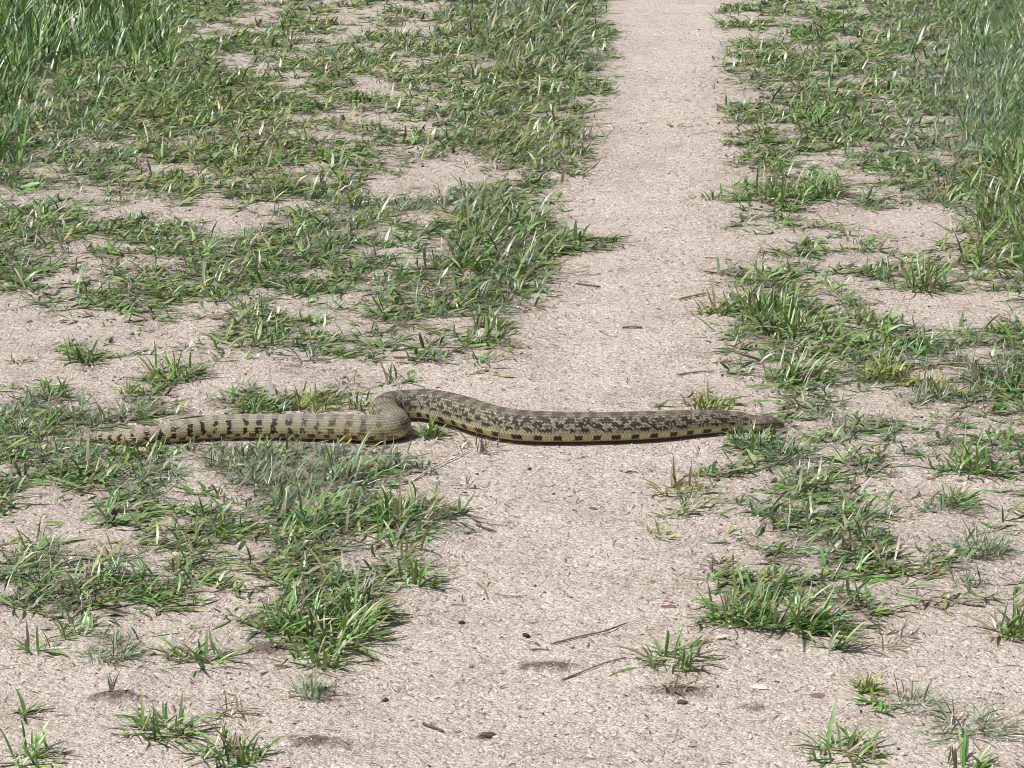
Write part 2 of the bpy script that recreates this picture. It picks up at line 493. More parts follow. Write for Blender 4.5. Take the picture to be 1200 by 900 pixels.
# ---- closed and broken sward: one mass nobody could count
def sward():
    n = 108000
    px = rng.uniform(-530, 1730, n)
    # uniform over ground area
    Y = rng.uniform(3.35 ** 1.25, 13.0 ** 1.25, n) ** (1 / 1.25)
    X = (px - 600) / FPX * (Y * CP + CAM_H * SP)
    m = gmask(X, Y)
    ppx, ppy = g2px(X, Y)
    want = cover(X, Y) + (rng.random(n) - .5) * .14
    near_snake = snake_dist(X, Y) < .010
    keep = ((want > .53) | ((rng.random(n) < .05) & (m > .2))) & ~near_snake & (m > .1)
    # beside the foreground the isolated tufts below are placed one by one
    keep &= ~((ppy > 745) & (rng.random(n) < .75))
    X, Y, m, ppx, ppy = X[keep], Y[keep], m[keep], ppx[keep], ppy[keep]
    n = len(X)
    # kind by place
    def ell(x, y, rx, ry): return np.exp(-(((ppx - x) / rx) ** 2 + ((ppy - y) / ry) ** 2))
    fine = .22 + .75 * ell(330, 560, 150, 50) + .5 * ell(90, 490, 130, 40) + .7 * ell(1150, 120, 80, 90) + .4 * ell(60, 680, 80, 40) + .5 * ell(1080, 480, 110, 70) \
        + .5 * ell(500, 235, 110, 25) + .35 * ell(20, 180, 60, 60) + .5 * ell(1100, 695, 90, 22) + .35 * ell(660, 30, 60, 25) + .5 * (fbm(X * 2.5 + 40, Y * 2.5, 2) - .5)
    yel = .07 + .40 * ell(640, 170, 80, 60) + .35 * ell(1180, 290, 60, 80) + .35 * ell(300, 165, 190, 60) + .3 * ell(420, 40, 120, 50) + .3 * (fbm(X * 3 + 70, Y * 3, 2) - .5)
    u = rng.random(n)
    kind = np.where(u < fine, 1, np.where(u < fine + yel, 2, np.where(u > .965, 3, 0)))
    rich = ell(600, 50, 110, 50) + ell(570, 290, 90, 60) + .8 * ell(200, 110, 130, 40) + ell(1190, 250, 80, 100)
    Lm = np.where(kind == 1, .038, .054) * (1 + .35 * rich) * (.7 + .5 * m) * rng.uniform(.7, 1.3, n) * np.clip(snake_dist(X, Y) / .11, .46, 1)
    Wm = np.where(kind == 1, .0029, .0060) * rng.uniform(.7, 1.25, n) * np.clip((Y / 5.5) ** .45, .9, 1.5)
    sp = np.where(kind == 1, rng.uniform(.7, 1.3, n), rng.uniform(1.3, 2.1, n)) * (1 - .15 * np.clip(rich, 0, 1))
    rad = rng.uniform(.008, .028, n)
    nb = rng.integers(2, 6, n) + (kind == 1) * 2
    i, bx, by, az, Ln, W, p0, p1 = rand_blades(X, Y, None, nb, Lm, Wm, sp, rad)
    az = np.where(rng.random(len(az)) < .34, rng.normal(.25, .6, len(az)), az)
    bz = gh(bx, by) - .001
    P = [GREEN, BLUE, YEL, DRY]
    col = np.zeros((len(i), 3))
    for k in range(4):
        s = kind[i] == k
        col[s] = P[k][rng.integers(0, len(P[k]), s.sum())]
    br = (rng.uniform(.85, 1.35, n)[i] * (.38 + 1.45 * rng.random(len(i)) ** 1.2))[:, None]
    dead = rng.random(len(i)) < .10
    col[dead] = DRY[rng.integers(0, 3, dead.sum())]
    V, F, C = blades(bx, by, bz, az, Ln, W, p0, p1, col * br, segs=3, fold=False)
    o = link("grass", mk_mesh("grass", V, F, C, mat=M_GRASS))
    tag(o, "short green grass growing in ragged patches on both sides of the path", "grass", kind="stuff")
sward()

def tall(name, label, boxes, n, L, W, kindmix, spread):
    cx, cy, Ls = [], [], []
    for (x0, x1, y0, y1, w, lm) in boxes:
        k = int(n * w)
        xs = rng.uniform(x0, x1, k) + rng.normal(0, 14, k); ys = rng.uniform(y0, y1, k) + rng.normal(0, 8, k)
        a, b = px2g(xs, ys); cx.append(a); cy.append(b); Ls.append(np.full(k, lm))
    cx = np.concatenate(cx); cy = np.concatenate(cy); Ls = np.concatenate(Ls); k = len(cx)
    i, bx, by, az, Ln, Wd, p0, p1 = rand_blades(cx, cy, None, np.full(k, 7), Ls * rng.uniform(.8, 1.2, k), np.full(k, W), np.full(k, spread), np.full(k, .03))
    pal = np.concatenate([PAL[c] for c in kindmix])
    col = pal[rng.integers(0, len(pal), len(i))] * rng.uniform(.75, 1.8, len(i))[:, None]
    V, F, C = blades(bx, by, gh(bx, by) - .001, az, Ln, Wd, p0, p1, col, segs=5, fold=False)
    o = link(name, mk_mesh(name, V, F, C, mat=M_GRASS))
    tag(o, label, "grass", kind="stuff")
tall("tall_grass", "tall upright green grass in the upper left corner", [(-220, 150, -60, 30, .45, .22), (-220, 60, 30, 90, .3, .17), (-220, 15, 90, 190, .25, .12), (60, 190, 20, 70, .15, .09)],
     1100, .2, .0075, 'wwf', .62)
tall("tall_grass", "dense fine blue-green grass in the upper right corner", [(1130, 1420, -70, 60, .4, .11), (1130, 1420, 60, 165, .45, .07)], 1700, .1, .0036, 'wff', 1.0)
tall("tall_grass", "bright green lush grass along the right edge above the middle", [(1165, 1420, 175, 300, .6, .10), (1200, 1420, 290, 340, .15, .10)], 480, .12, .0056, 'wwy', 1.05)

# ---- tufts that stand alone: things, the long blades as parts
GRP = "grass tufts growing on the bare dirt"
def tuft(x, y, w, h, kind, nb, label, cat="grass tuft", name="grass_tuft", sweep=None, big=9, up=.0, wid=1.0):
    X, Y = px2g(x, y); s = scale_at(y)
    wm, hm = w / s, h / s
    Z = ghs(X, Y)
    e = link(name, None, loc=(X, Y, Z - .001))
    tag(e, label, cat, GRP if cat == "grass tuft" else None)
    def mkset(n, lmul, wmul, rmul):
        one = np.zeros(n)
        a = rng.random(n) * 2 * np.pi
        # seeds spread along the tuft's footprint, wider across than deep
        rx = wm * .30 * rmul; ry = min(wm * .30, .045) * rmul
        q = np.sqrt(rng.random(n))
        bx = np.cos(a) * q * rx; by = np.sin(a) * q * ry
        az = np.where(rng.random(n) < .6, np.where(rng.random(n) < .62, 0, np.pi), a) + rng.normal(0, .6, n)
        if sweep is not None:
            az = np.where(rng.random(n) < .8, R(sweep) + rng.normal(0, .4, n), az)
        L = np.hypot(hm * .85, wm * .30) * rng.uniform(.45, 1.2, n) * lmul
        W = {'w': .0050, 'f': .0024, 'y': .0050, 'd': .0036, 'g': .0042}[kind] * rng.uniform(.7, 1.15, n) * wmul * wid
        lean = np.abs(np.cos(az)) * min(1.0, wm / hm * .42)
        p0 = np.minimum((.05 + 1.1 * rng.random(n) ** .8) * (.62 + lean * 1.2) * (1 - up), 1.42)
        p1 = np.minimum(p0 + rng.uniform(.15, 1.1, n) * (.6 + .6 * lean) * (1 - up * .7), 1.85)
        pal = PAL[kind]
        col = pal[rng.integers(0, len(pal), n)] * rng.uniform(.75, 1.75, n)[:, None]
        dead = rng.random(n) < .18
        col[dead] = DRY[rng.integers(0, 3, dead.sum())]
        gz = gh(X + bx, Y + by) - Z
        return bx, by, gz, az, L, W, p0, p1, col
    nbig = min(big, nb)
    B = mkset(nbig, 1.12, 1.15, .8)
    for k in range(nbig):
        sl = [v[k:k + 1] for v in B]
        V, F, C = blades(*sl, segs=6, fold=True, floor=-.002)
        link("blade", mk_mesh("blade", V, F, C, mat=M_GRASS), e)
    rest = max(int(nb * (2.1 if nb < 80 else 1.5)) - nbig, 0)
    if rest:
        V, F, C = blades(*mkset(rest, .85, .9, 1.0), segs=5, fold=True, floor=-.002)
        o = link("short_blades", mk_mesh("short_blades", V, F, C, mat=M_GRASS), e); o["kind"] = "stuff"
    return e

TUFTS = [
 (28, 838, 56, 40, 'w', 8, "sparse three-bladed grass sprout by the left edge, just above the bottom left corner tuft"),
 (42, 893, 120, 40, 'w', 34, "spreading grass tuft filling the bottom left corner of the view"),
 (190, 860, 120, 46, 'w', 46, "green tuft with thin upright spikes, below the small dirt mound with a pale leaf"),
 (268, 888, 125, 40, 'w', 48, "low tuft at the bottom edge just left of a dark crumbly soil patch"),
 (268, 836, 90, 22, 'd', 16, "thin straggling brownish sprig above the tuft beside the dark soil at the bottom"),
 (90, 742, 100, 26, 'w', 20, "flattened tuft lying on the dirt left of the fine grey-green tuft"),
 (45, 762, 60, 40, 'w', 12, "small V-shaped tuft near the left edge on bare dirt"),
 (128, 772, 95, 38, 'f', 60, "fine grey-green tuft left of the dark spiky upright tuft"),
 (236, 776, 105, 58, 'w', 24, "dark spiky upright tuft with separate stiff blades on the lower left dirt"),
 (205, 772, 60, 20, 'd', 14, "dry tan sprig tucked against the left foot of the dark spiky tuft"),
 (366, 815, 72, 34, 'f', 50, "isolated bluish fine tuft on gravel below the large left clump"),
 (375, 775, 150, 34, 'w', 40, "flat tuft with long dark blades pointing down right towards the path"),
 (385, 752, 170, 62, 'w', 90, "large left clump whose long blades fan out towards the footpath"),
 (330, 738, 110, 46, 'w', 50, "pale-tipped tuft behind the dark soil patch on the left"),
 (418, 722, 130, 42, 'w', 60, "bright green tuft with one long blade reaching right over the path edge"),
 (490, 684, 92, 38, 'w', 34, "lone tuft at the left path edge below the flat-bladed one"),
 (462, 643, 120, 34, 'w', 24, "tuft with long flat blades stretching onto the path, left edge"),
 (470, 616, 110, 48, 'w', 70, "dark bushy tuft at the left path edge in front of the snake's bend"),
 (372, 616, 150, 58, 'g', 56, "broad grey-green clump swept to the right, below the snake's middle", 25),
 (408, 566, 110, 46, 'g', 44, "grey-green long-bladed tuft just in front of the snake's thick fold", 35),
 (550, 570, 40, 20, 'd', 6, "tiny dark sprig alone on the gravel right of the pale straw"),
 (790, 780, 125, 48, 'w', 34, "lone low tuft with one upright blade, right of the long thin twig"),
 (793, 808, 85, 18, 'd', 16, "flattened dry sprig on dark soil below the lone low tuft"),
 (872, 734, 110, 62, 'w', 80, "left half of the biggest right clump, with upright dark blades"),
 (935, 738, 140, 62, 'w', 110, "right half of the biggest right clump, blades swept right", -8),
 (978, 764, 52, 66, 'w', 9, "thin stalky dark sprig standing right of the biggest right clump"),
 (1035, 752, 120, 26, 'd', 12, "long dry stems lying on the dirt right of the biggest clump"),
 (1188, 746, 90, 46, 'w', 34, "dark tuft cut off by the right edge in the lower part of the view"),
 (1016, 808, 56, 26, 'y', 30, "small yellow-green cluster of short leaves on the lower right dirt"),
 (1028, 830, 75, 32, 'w', 12, "tuft of a few wide flat leaves below the yellow-green cluster"),
 (1072, 828, 95, 34, 'f', 44, "pale grey tuft right of the yellow-green leaf cluster"),
 (1140, 858, 140, 48, 'f', 90, "wide fine-bladed tuft near the lower right corner"),
 (992, 884, 130, 44, 'w', 48, "lone spreading tuft at the bottom edge right of centre"),
 (1134, 899, 90, 42, 'w', 18, "arching tuft at the very bottom right, cut by the frame"),
 (776, 628, 62, 20, 'y', 9, "little sprig of thin blades alone at the right side of the path"),
 (800, 578, 110, 24, 'y', 26, "low straggling tuft at the right path edge below the snake's front part"),
 (812, 598, 80, 22, 'w', 18, "thin tuft just left of the green bank right of the path"),
 (845, 668, 70, 26, 'd', 20, "brownish weedy sprig at the right path edge halfway down the lower right"),
 (884, 524, 88, 40, 'g', 62, "fine pale tuft right in front of the snake's head"),
 (925, 538, 90, 40, 'f', 66, "fine green tuft right of the one covering the snake's head"),
 (792, 148, 26, 12, 'y', 6, "tiny sprout in the middle of the path near the top"),
 (686, 180, 50, 12, 'd', 12, "low brownish sprig at the left path edge near the top"),
 (650, 294, 56, 14, 'w', 8, "loose blades trailing onto the path from the dense left bank"),
 (905, 236, 150, 30, 'w', 80, "long low tuft right of the path with blades sweeping right"),
 (960, 232, 100, 38, 'w', 40, "sweeping bladed tuft on the right bare strip, upper right"),
 (835, 232, 60, 14, 'w', 16, "small dark tuft touching the right path edge in the upper part"),
 (865, 193, 40, 10, 'd', 12, "small dark brown weed on bare dirt right of the path, near the top"),
 (1090, 236, 60, 18, 'f', 50, "small round blue-green cushion of fine grass in the upper right"),
 (835, 366, 70, 34, 'y', 20, "olive sprig with reddish base at the right path edge beside a twig"),
 (895, 366, 90, 52, 'w', 60, "dark spiky tuft right of the path, left of a bare strip"),
 (920, 388, 110, 46, 'w', 60, "pale star-shaped tuft below the dark spiky one right of the path"),
 (1018, 378, 60, 34, 'y', 12, "sparse tuft of separate olive blades on the right bare strip"),
 (1076, 386, 40, 34, 'd', 6, "thin upright brown stem alone on the right bare strip"),
 (1080, 338, 110, 50, 'w', 60, "tuft with broad grey-green blades above the right bare strip"),
 (935, 448, 130, 46, 'w', 70, "bright tuft with blades sweeping up right, above and right of the snake's head", 20),
 (1040, 446, 90, 28, 'y', 50, "yellow-green leafy weed beside the tan stick on the right"),
 (1090, 452, 60, 22, 'y', 34, "small lime-coloured weed touching the tan stick's left end"),
 (1165, 448, 110, 62, 'f', 80, "spiky blue-green tuft at the right edge level with the tan stick"),
 (1140, 555, 120, 50, 'w', 60, "bright green tuft with broad folded leaves near the right edge"),
 (1150, 650, 90, 44, 'f', 70, "fine green cushion tuft on the right, lower middle"),
 (1110, 602, 90, 30, 'f', 40, "thin dark tuft right of the green bank in the lower right"),
 (100, 422, 80, 32, 'w', 34, "lone tuft with a few upright blades on the left bare strip behind the snake"),
 (22, 426, 42, 14, 'd', 12, "small brown weed at the left edge on the bare strip"),
 (206, 442, 100, 34, 'w', 44, "spreading lone tuft on the bare strip above the snake's tail"),
 (156, 461, 50, 14, 'y', 22, "small flat olive tuft between the lone tuft and the tail"),
 (300, 479, 80, 26, 'w', 40, "pale-bladed tuft right behind the banded part of the snake"),
 (368, 478, 90, 20, 'y', 44, "yellowish low tuft behind the snake, left of its bend"),
 (424, 478, 50, 28, 'w', 20, "small tuft squeezed against the snake's bend from the left"),
 (466, 449, 76, 22, 'w', 12, "dark arching blades just behind the top of the snake's bend"),
 (404, 452, 50, 22, 'd', 12, "small dark sprig on the dirt up left of the snake's bend"),
 (506, 512, 52, 30, 'w', 26, "little tuft growing in the crook between the snake's two body parts"),
 (560, 527, 90, 22, 'd', 18, "thin brownish blades along the snake's underside right of the fold"),
 (828, 478, 90, 20, 'y', 44, "low green tuft directly behind the snake's neck"),
 (772, 477, 22, 20, 'w', 4, "two thin blades sticking up behind the snake on the path's right side"),
 (90, 530, 84, 34, 'f', 44, "fine blue-green tuft covering the tip of the snake's tail"),
 (168, 536, 80, 24, 'w', 30, "low bright tuft just below the thin end of the snake's tail"),
 (318, 533, 84, 26, 'g', 24, "low grey-green tuft touching the underside of the banded part"),
 (570, 386, 60, 22, 'w', 26, "small spiky tuft at the lower right end of the dense left bank"),
 (1210, 330, 60, 80, 'w', 26, "tall bright green tuft with reddish base cut by the right edge"),
]
for T in TUFTS:
    x, y, w, h, k, nb, lab = T[:7]
    tuft(x, y, w, h, k, nb, lab, sweep=T[7] if len(T) > 7 else None)

# pale leaf on the dirt mound
e = tuft(134, 814, 16, 30, 'f', 3, "single pale folded leaf sprouting from the little dirt mound", cat="seedling", name="seedling", up=.8, wid=3.2)

# ---------------------------------------------------------------- loose stones and litter
def stones(n, name, label, sz0, sz1, y0=3.4, y1=10.5, power=2.0, crumbs=False):
    Y = (rng.uniform(y0 ** power, y1 ** power, n)) ** (1 / power)
    px = rng.uniform(-200, 1400, n)
    X = (px - 600) / FPX * (Y * CP + CAM_H * SP)
    k = (snake_dist(X, Y) > .004) & (rng.random(n) > gmask(X, Y) * .7)
    if crumbs: k = (snake_dist(X, Y) > .004) & (np.abs(cover(X, Y) - .47) < .16) & (gmask(X, Y) > .15)
    X, Y = X[k], Y[k]; n = len(X)
    oct_v = np.array([(1, 0, 0), (0, 1, 0), (-1, 0, 0), (0, -1, 0), (0, 0, 1), (0, 0, -1)], float)
    oct_f = np.array([(0, 1, 4), (1, 2, 4), (2, 3, 4), (3, 0, 4), (1, 0, 5), (2, 1, 5), (3, 2, 5), (0, 3, 5)])
    sc = sz0 + (sz1 - sz0) * rng.random(n) ** 3
    j = oct_v[None] * rng.uniform(.65, 1.25, (n, 6, 3)) + rng.normal(0, .18, (n, 6, 3))
    j *= np.stack([rng.uniform(.8, 1.5, n), rng.uniform(.7, 1.1, n), rng.uniform(.45, .8, n)], 1)[:, None]
    a = rng.random(n) * 6.283; c, s = np.cos(a)[:, None], np.sin(a)[:, None]
    vx = (j[..., 0] * c - j[..., 1] * s) * sc[:, None]; vy = (j[..., 0] * s + j[..., 1] * c) * sc[:, None]; vz = j[..., 2] * sc[:, None]
    z = gh(X, Y) + sc * .15
    V = np.stack([vx + X[:, None], vy + Y[:, None], vz + z[:, None]], -1).reshape(-1, 3)
    F = (oct_f[None] + (np.arange(n) * 6)[:, None, None]).reshape(-1, 3)
    pal = np.array([(.52, .46, .41), (.62, .56, .51), (.78, .74, .70), (.45, .37, .32), (.36, .28, .24), (.15, .11, .095), (.07, .055, .05), (.50, .40, .33)])
    p = np.array([.26, .24, .18, .12, .08, .05, .02, .05]); p /= p.sum()
    if crumbs: pal = np.array([(.12, .085, .065), (.17, .125, .10), (.08, .06, .05), (.24, .18, .145)] * 2); p = np.full(8, .125)
    col = pal[rng.choice(len(pal), n, p=p)] * rng.uniform(.85, 1.12, n)[:, None]
    o = link(name, mk_mesh(name, V, F, np.repeat(col, 6, 0), smooth=False, mat=M_ROCK))
    tag(o, label, "soil" if crumbs else "gravel", kind="stuff")
stones(62000, "gravel", "fine pale and brown gravel strewn over the sandy dirt", .0011, .0040)

def litter(n):
    Y = np.sqrt(rng.uniform(3.4 ** 2, 9.5 ** 2, n)); px = rng.uniform(-200, 1400, n)
    X = (px - 600) / FPX * (Y * CP + CAM_H * SP)
    m = gmask(X, Y)
    mm = np.maximum(m, gmask(X + .08, Y)); mm = np.maximum(mm, gmask(X - .08, Y))
    k = (snake_dist(X, Y) > .004) & (rng.random(n) < .42 + .6 * np.clip(mm * 2.2, 0, 1))
    X, Y = X[k], Y[k]; n = len(X)
    az = rng.random(n) * 6.283
    L = .004 + .026 * rng.random(n) ** 3
    pal = np.array([(.10, .065, .045), (.16, .105, .075), (.06, .045, .035), (.33, .25, .17), (.50, .42, .32), (.22, .15, .10), (.62, .56, .46)])
    col = pal[rng.choice(7, n, p=[.2, .2, .15, .15, .12, .13, .05])] * rng.uniform(.8, 1.2, n)[:, None]
    V, F, C = blades(X, Y, gh(X, Y) + .0012, az, L, rng.uniform(.0009, .0028, n), rng.uniform(1.0, 1.5, n), rng.uniform(1.4, 2.0, n), col, segs=3, fold=False)
    o = link("dry_litter", mk_mesh("dry_litter", V, F, C, smooth=False, mat=M_STRAW))
    tag(o, "bits of dry brown straw and dead blades scattered over the dirt", "litter", kind="stuff")
litter(50000)
# dusty lighter crumbs and dark crumbs of soil, mostly near the turf
stones(16000, "soil_crumbs", "dark crumbs of soil lying among the gravel and turf", .0016, .0062, y1=8.5, crumbs=True)

# ---------------------------------------------------------------- twigs, chips, larger stones
def twig(name, label, cat, pts, r0, r1, col, knots=True):
    P = []
    for x, y, lift in pts:
        X, Y = px2g(x, y); P.append((X, Y, ghs(X, Y) + lift))
    P = np.array(P); o3 = P.mean(0); L = spline(P - o3, 8)
    L[:, :2] += rng.normal(0, r0 * .18, (len(L), 2))
    n = len(L); k = 7
    tan = np.gradient(L, axis=0); tan /= np.linalg.norm(tan, axis=1)[:, None] + 1e-9
    side = np.cross(tan, (0, 0, 1.0)); side /= np.linalg.norm(side, axis=1)[:, None] + 1e-9
    up = np.cross(side, tan)
    t = np.linspace(0, 1, n)
    rad = .66 * (r0 + (r1 - r0) * t) * rng.uniform(.82, 1.18, n)
    if knots: rad *= 1 + .45 * (rng.random(n) > .88)
    rad[0] *= .5; rad[-1] *= .4
    a = np.linspace(0, 2 * np.pi, k, endpoint=False)
    V = L[:, None] + (side[:, None] * np.cos(a)[None, :, None] + up[:, None] * np.sin(a)[None, :, None]) * rad[:, None, None]
    V = V.reshape(-1, 3); F = []
    for i in range(n - 1):
        for j in range(k):
            F.append((i*k + j, i*k + (j+1) % k, (i+1)*k + (j+1) % k, (i+1)*k + j))
    V = np.vstack([V, L[0], L[-1]])
    for j in range(k):
        F.append((j, len(V) - 2, len(V) - 2, (j + 1) % k)); F.append(((n-1)*k + j, (n-1)*k + (j+1) % k, len(V) - 1, len(V) - 1))
    bm_F = [tuple(dict.fromkeys(f)) for f in F]
    me = bpy.data.meshes.new(name); me.from_pydata([tuple(v) for v in V], [], bm_F); me.update()
    at = me.color_attributes.new("tint", 'FLOAT_COLOR', 'POINT')
    c = np.ones((len(V), 4), np.float32); c[:, :3] = np.array(col) * rng.uniform(.8, 1.2, (len(V), 1)); at.data.foreach_set("color", c.ravel())
    me.polygons.foreach_set("use_smooth", np.ones(len(me.polygons), bool)); me.materials.append(M_TWIG)
    o = link(name, me, loc=tuple(o3))
    tag(o, label, cat)
    return o
BR, DK, TN, PL = (.20, .14, .11), (.12, .085, .07), (.30, .22, .15), (.62, .54, .45)
twig("twig", "long thin reddish-brown twig slanting across the lower middle of the path", "twig", [(646, 757, .003), (675, 749, .003), (706, 743, .004), (736, 733, .003)], .0022, .0014, BR)
twig("twig", "short dark twig at the left end of the long reddish-brown one", "twig", [(620, 764, .002), (632, 763.5, .003), (643, 763, .002)], .0018, .0015, BR)
twig("twig", "thin twig running from the lone low tuft down left across the path", "twig", [(657, 799, .002), (690, 786, .003), (712, 779, .002), (734, 774, .003)], .0017, .0012, BR)
twig("twig", "short thick dark twig on the path below the dark bushy tuft", "twig", [(558, 617, .003), (568, 620.5, .004), (582, 624, .003)], .0026, .0022, DK)
twig("twig", "stubby dark twig near the bottom edge left of the path's middle", "twig", [(495, 849, .003), (505, 853, .003), (520, 860, .004)], .0026, .0034, DK)
twig("twig", "dark twig on the path beside the lower tip of the dense left bank", "twig", [(675, 332, .003), (688, 334, .003), (704, 335, .003)], .0030, .0022, DK)
twig("twig", "brown twig in the middle of the path above the snake", "twig", [(728, 387, .003), (738, 386, .004), (753, 386, .003)], .0032, .0030, BR)
twig("twig", "slightly curved thin twig on the left of the path, upper middle", "twig", [(686, 284, .003), (705, 282, .004), (722, 280, .003), (740, 278, .003)], .0026, .0018, BR)
twig("twig", "tiny brown twig right of centre below the snake's front part", "twig", [(732, 556, .002), (739, 554.5, .003), (748, 555, .002)], .0018, .0014, BR)
twig("twig", "grey-brown stick touching the olive sprig at the right path edge", "twig", [(795, 351, .004), (812, 347, .005), (830, 344, .004)], .0038, .0026, TN)
twig("twig", "reddish twig pointing to the path below the bright sweeping tuft", "twig", [(794, 441, .003), (815, 438, .003), (838, 438, .003)], .0024, .0018, BR)
twig("stick", "tan stick lying between the lime-coloured weed and the right edge", "stick", [(1092, 434, .006), (1115, 433, .008), (1140, 432, .006), (1166, 433, .005)], .0042, .0032, TN)
twig("straw", "long pale straw slanting down left from the snake's fold", "straw", [(484, 567, .003), (505, 555, .004), (525, 543, .004), (551, 530, .003)], .0022, .0018, PL)
twig("straw", "long brown straw lying along the foot of the dense left bank", "straw", [(460, 422, .003), (490, 424, .004), (518, 431, .003)], .0026, .0016, (.24, .15, .10))
twig("straw", "small bent pale straw on the left half of the path", "straw", [(558, 686, .003), (566, 692, .004), (571, 704, .003)], .0018, .0014, TN)
twig("straw", "thin straight tan straw right of the small bent one", "straw", [(580, 697, .002), (598, 701, .003), (618, 700, .002)], .0014, .0011, TN)
twig("straw", "dry pale stem lying on the dirt under the biggest right clump", "straw", [(985, 751, .003), (1010, 757, .004), (1040, 760, .003), (1062, 761, .003)], .0018, .0013, TN)
twig("straw", "dark stem crossing the dirt from the bottom sprig towards the right", "straw", [(840, 690, .003), (870, 684, .004), (896, 682, .003)], .0016, .0012, BR)

def rock(name, label, cat, x, y, w, h, col, flat=.5, soft=2):
    X, Y = px2g(x, y); s = scale_at(y)
    import bmesh
    bm = bmesh.new(); bmesh.ops.create_icosphere(bm, subdivisions=soft, radius=1)
    d = rng.normal(0, 1, (6, 3))
    for v in bm.verts:
        p = v.co.copy()
        k = 1 + .30 * sum(math.sin(2.6 * p.dot(Vector(q)) + q[0]) for q in d) / 3
        v.co = Vector((p.x * k * w / s * .42, p.y * k * w / s / 2 * .55, p.z * k * h / s * .42))
    me = bpy.data.meshes.new(name); bm.to_mesh(me); bm.free()
    at = me.color_attributes.new("tint", 'FLOAT_COLOR', 'POINT')
    c = np.ones((len(me.vertices), 4), np.float32); c[:, :3] = col; at.data.foreach_set("color", c.ravel())
    me.materials.append(M_ROCK)
    o = link(name, me, loc=(X, Y, ghs(X, Y) + h / s * .22))
    o.rotation_euler.z = rng.uniform(-.4, .4)
    tag(o, label, cat)
rock("pebble", "small black pebble on the left half of the path, level with the big right clump", "pebble", 541, 731, 11, 5, (.03, .025, .022))
rock("pebble", "dark brown pebble just left of the long reddish-brown twig", "pebble", 617, 747, 12, 7, (.04, .03, .025))
rock("pebble", "flat pale stone on the dirt left of the bark chip, lower right", "pebble", 892, 806, 26, 6, (.62, .54, .46))
rock("pebble", "whitish pebble above the bark chip on the lower right dirt", "pebble", 972, 793, 12, 6, (.78, .74, .70))
rock("pebble", "pale rounded pebble beside the biggest right clump's foot", "pebble", 856, 789, 10, 5, (.72, .67, .60))
rock("pebble", "small dark pebble on the path just below the snake", "pebble", 621, 551, 8, 4, (.05, .035, .03))
rock("soil_clod", "dark crumbly soil clod near the bottom edge left of the path's middle", "soil clod", 570, 861, 22, 9, (.10, .07, .055))
rock("soil_clod", "dark soil clod below the flattened dry sprig on the path's right", "soil clod", 800, 824, 16, 8, (.07, .05, .04))
rock("soil_clod", "small reddish soil clod in the middle of the path below the snake", "soil clod", 695, 596, 11, 4, (.19, .13, .10))
rock("soil_clod", "small dark clod on the gravel right of the isolated bluish tuft", "soil clod", 452, 822, 10, 7, (.07, .045, .04))
rock("bark_chip", "reddish-brown bark chip lying left of the wide flat-leaved tuft", "bark chip", 957, 815, 26, 3, (.19, .125, .10))
rock("bark_chip", "narrow reddish chip on the path above the long twig's right end", "bark chip", 784, 713, 20, 3, (.20, .10, .08))

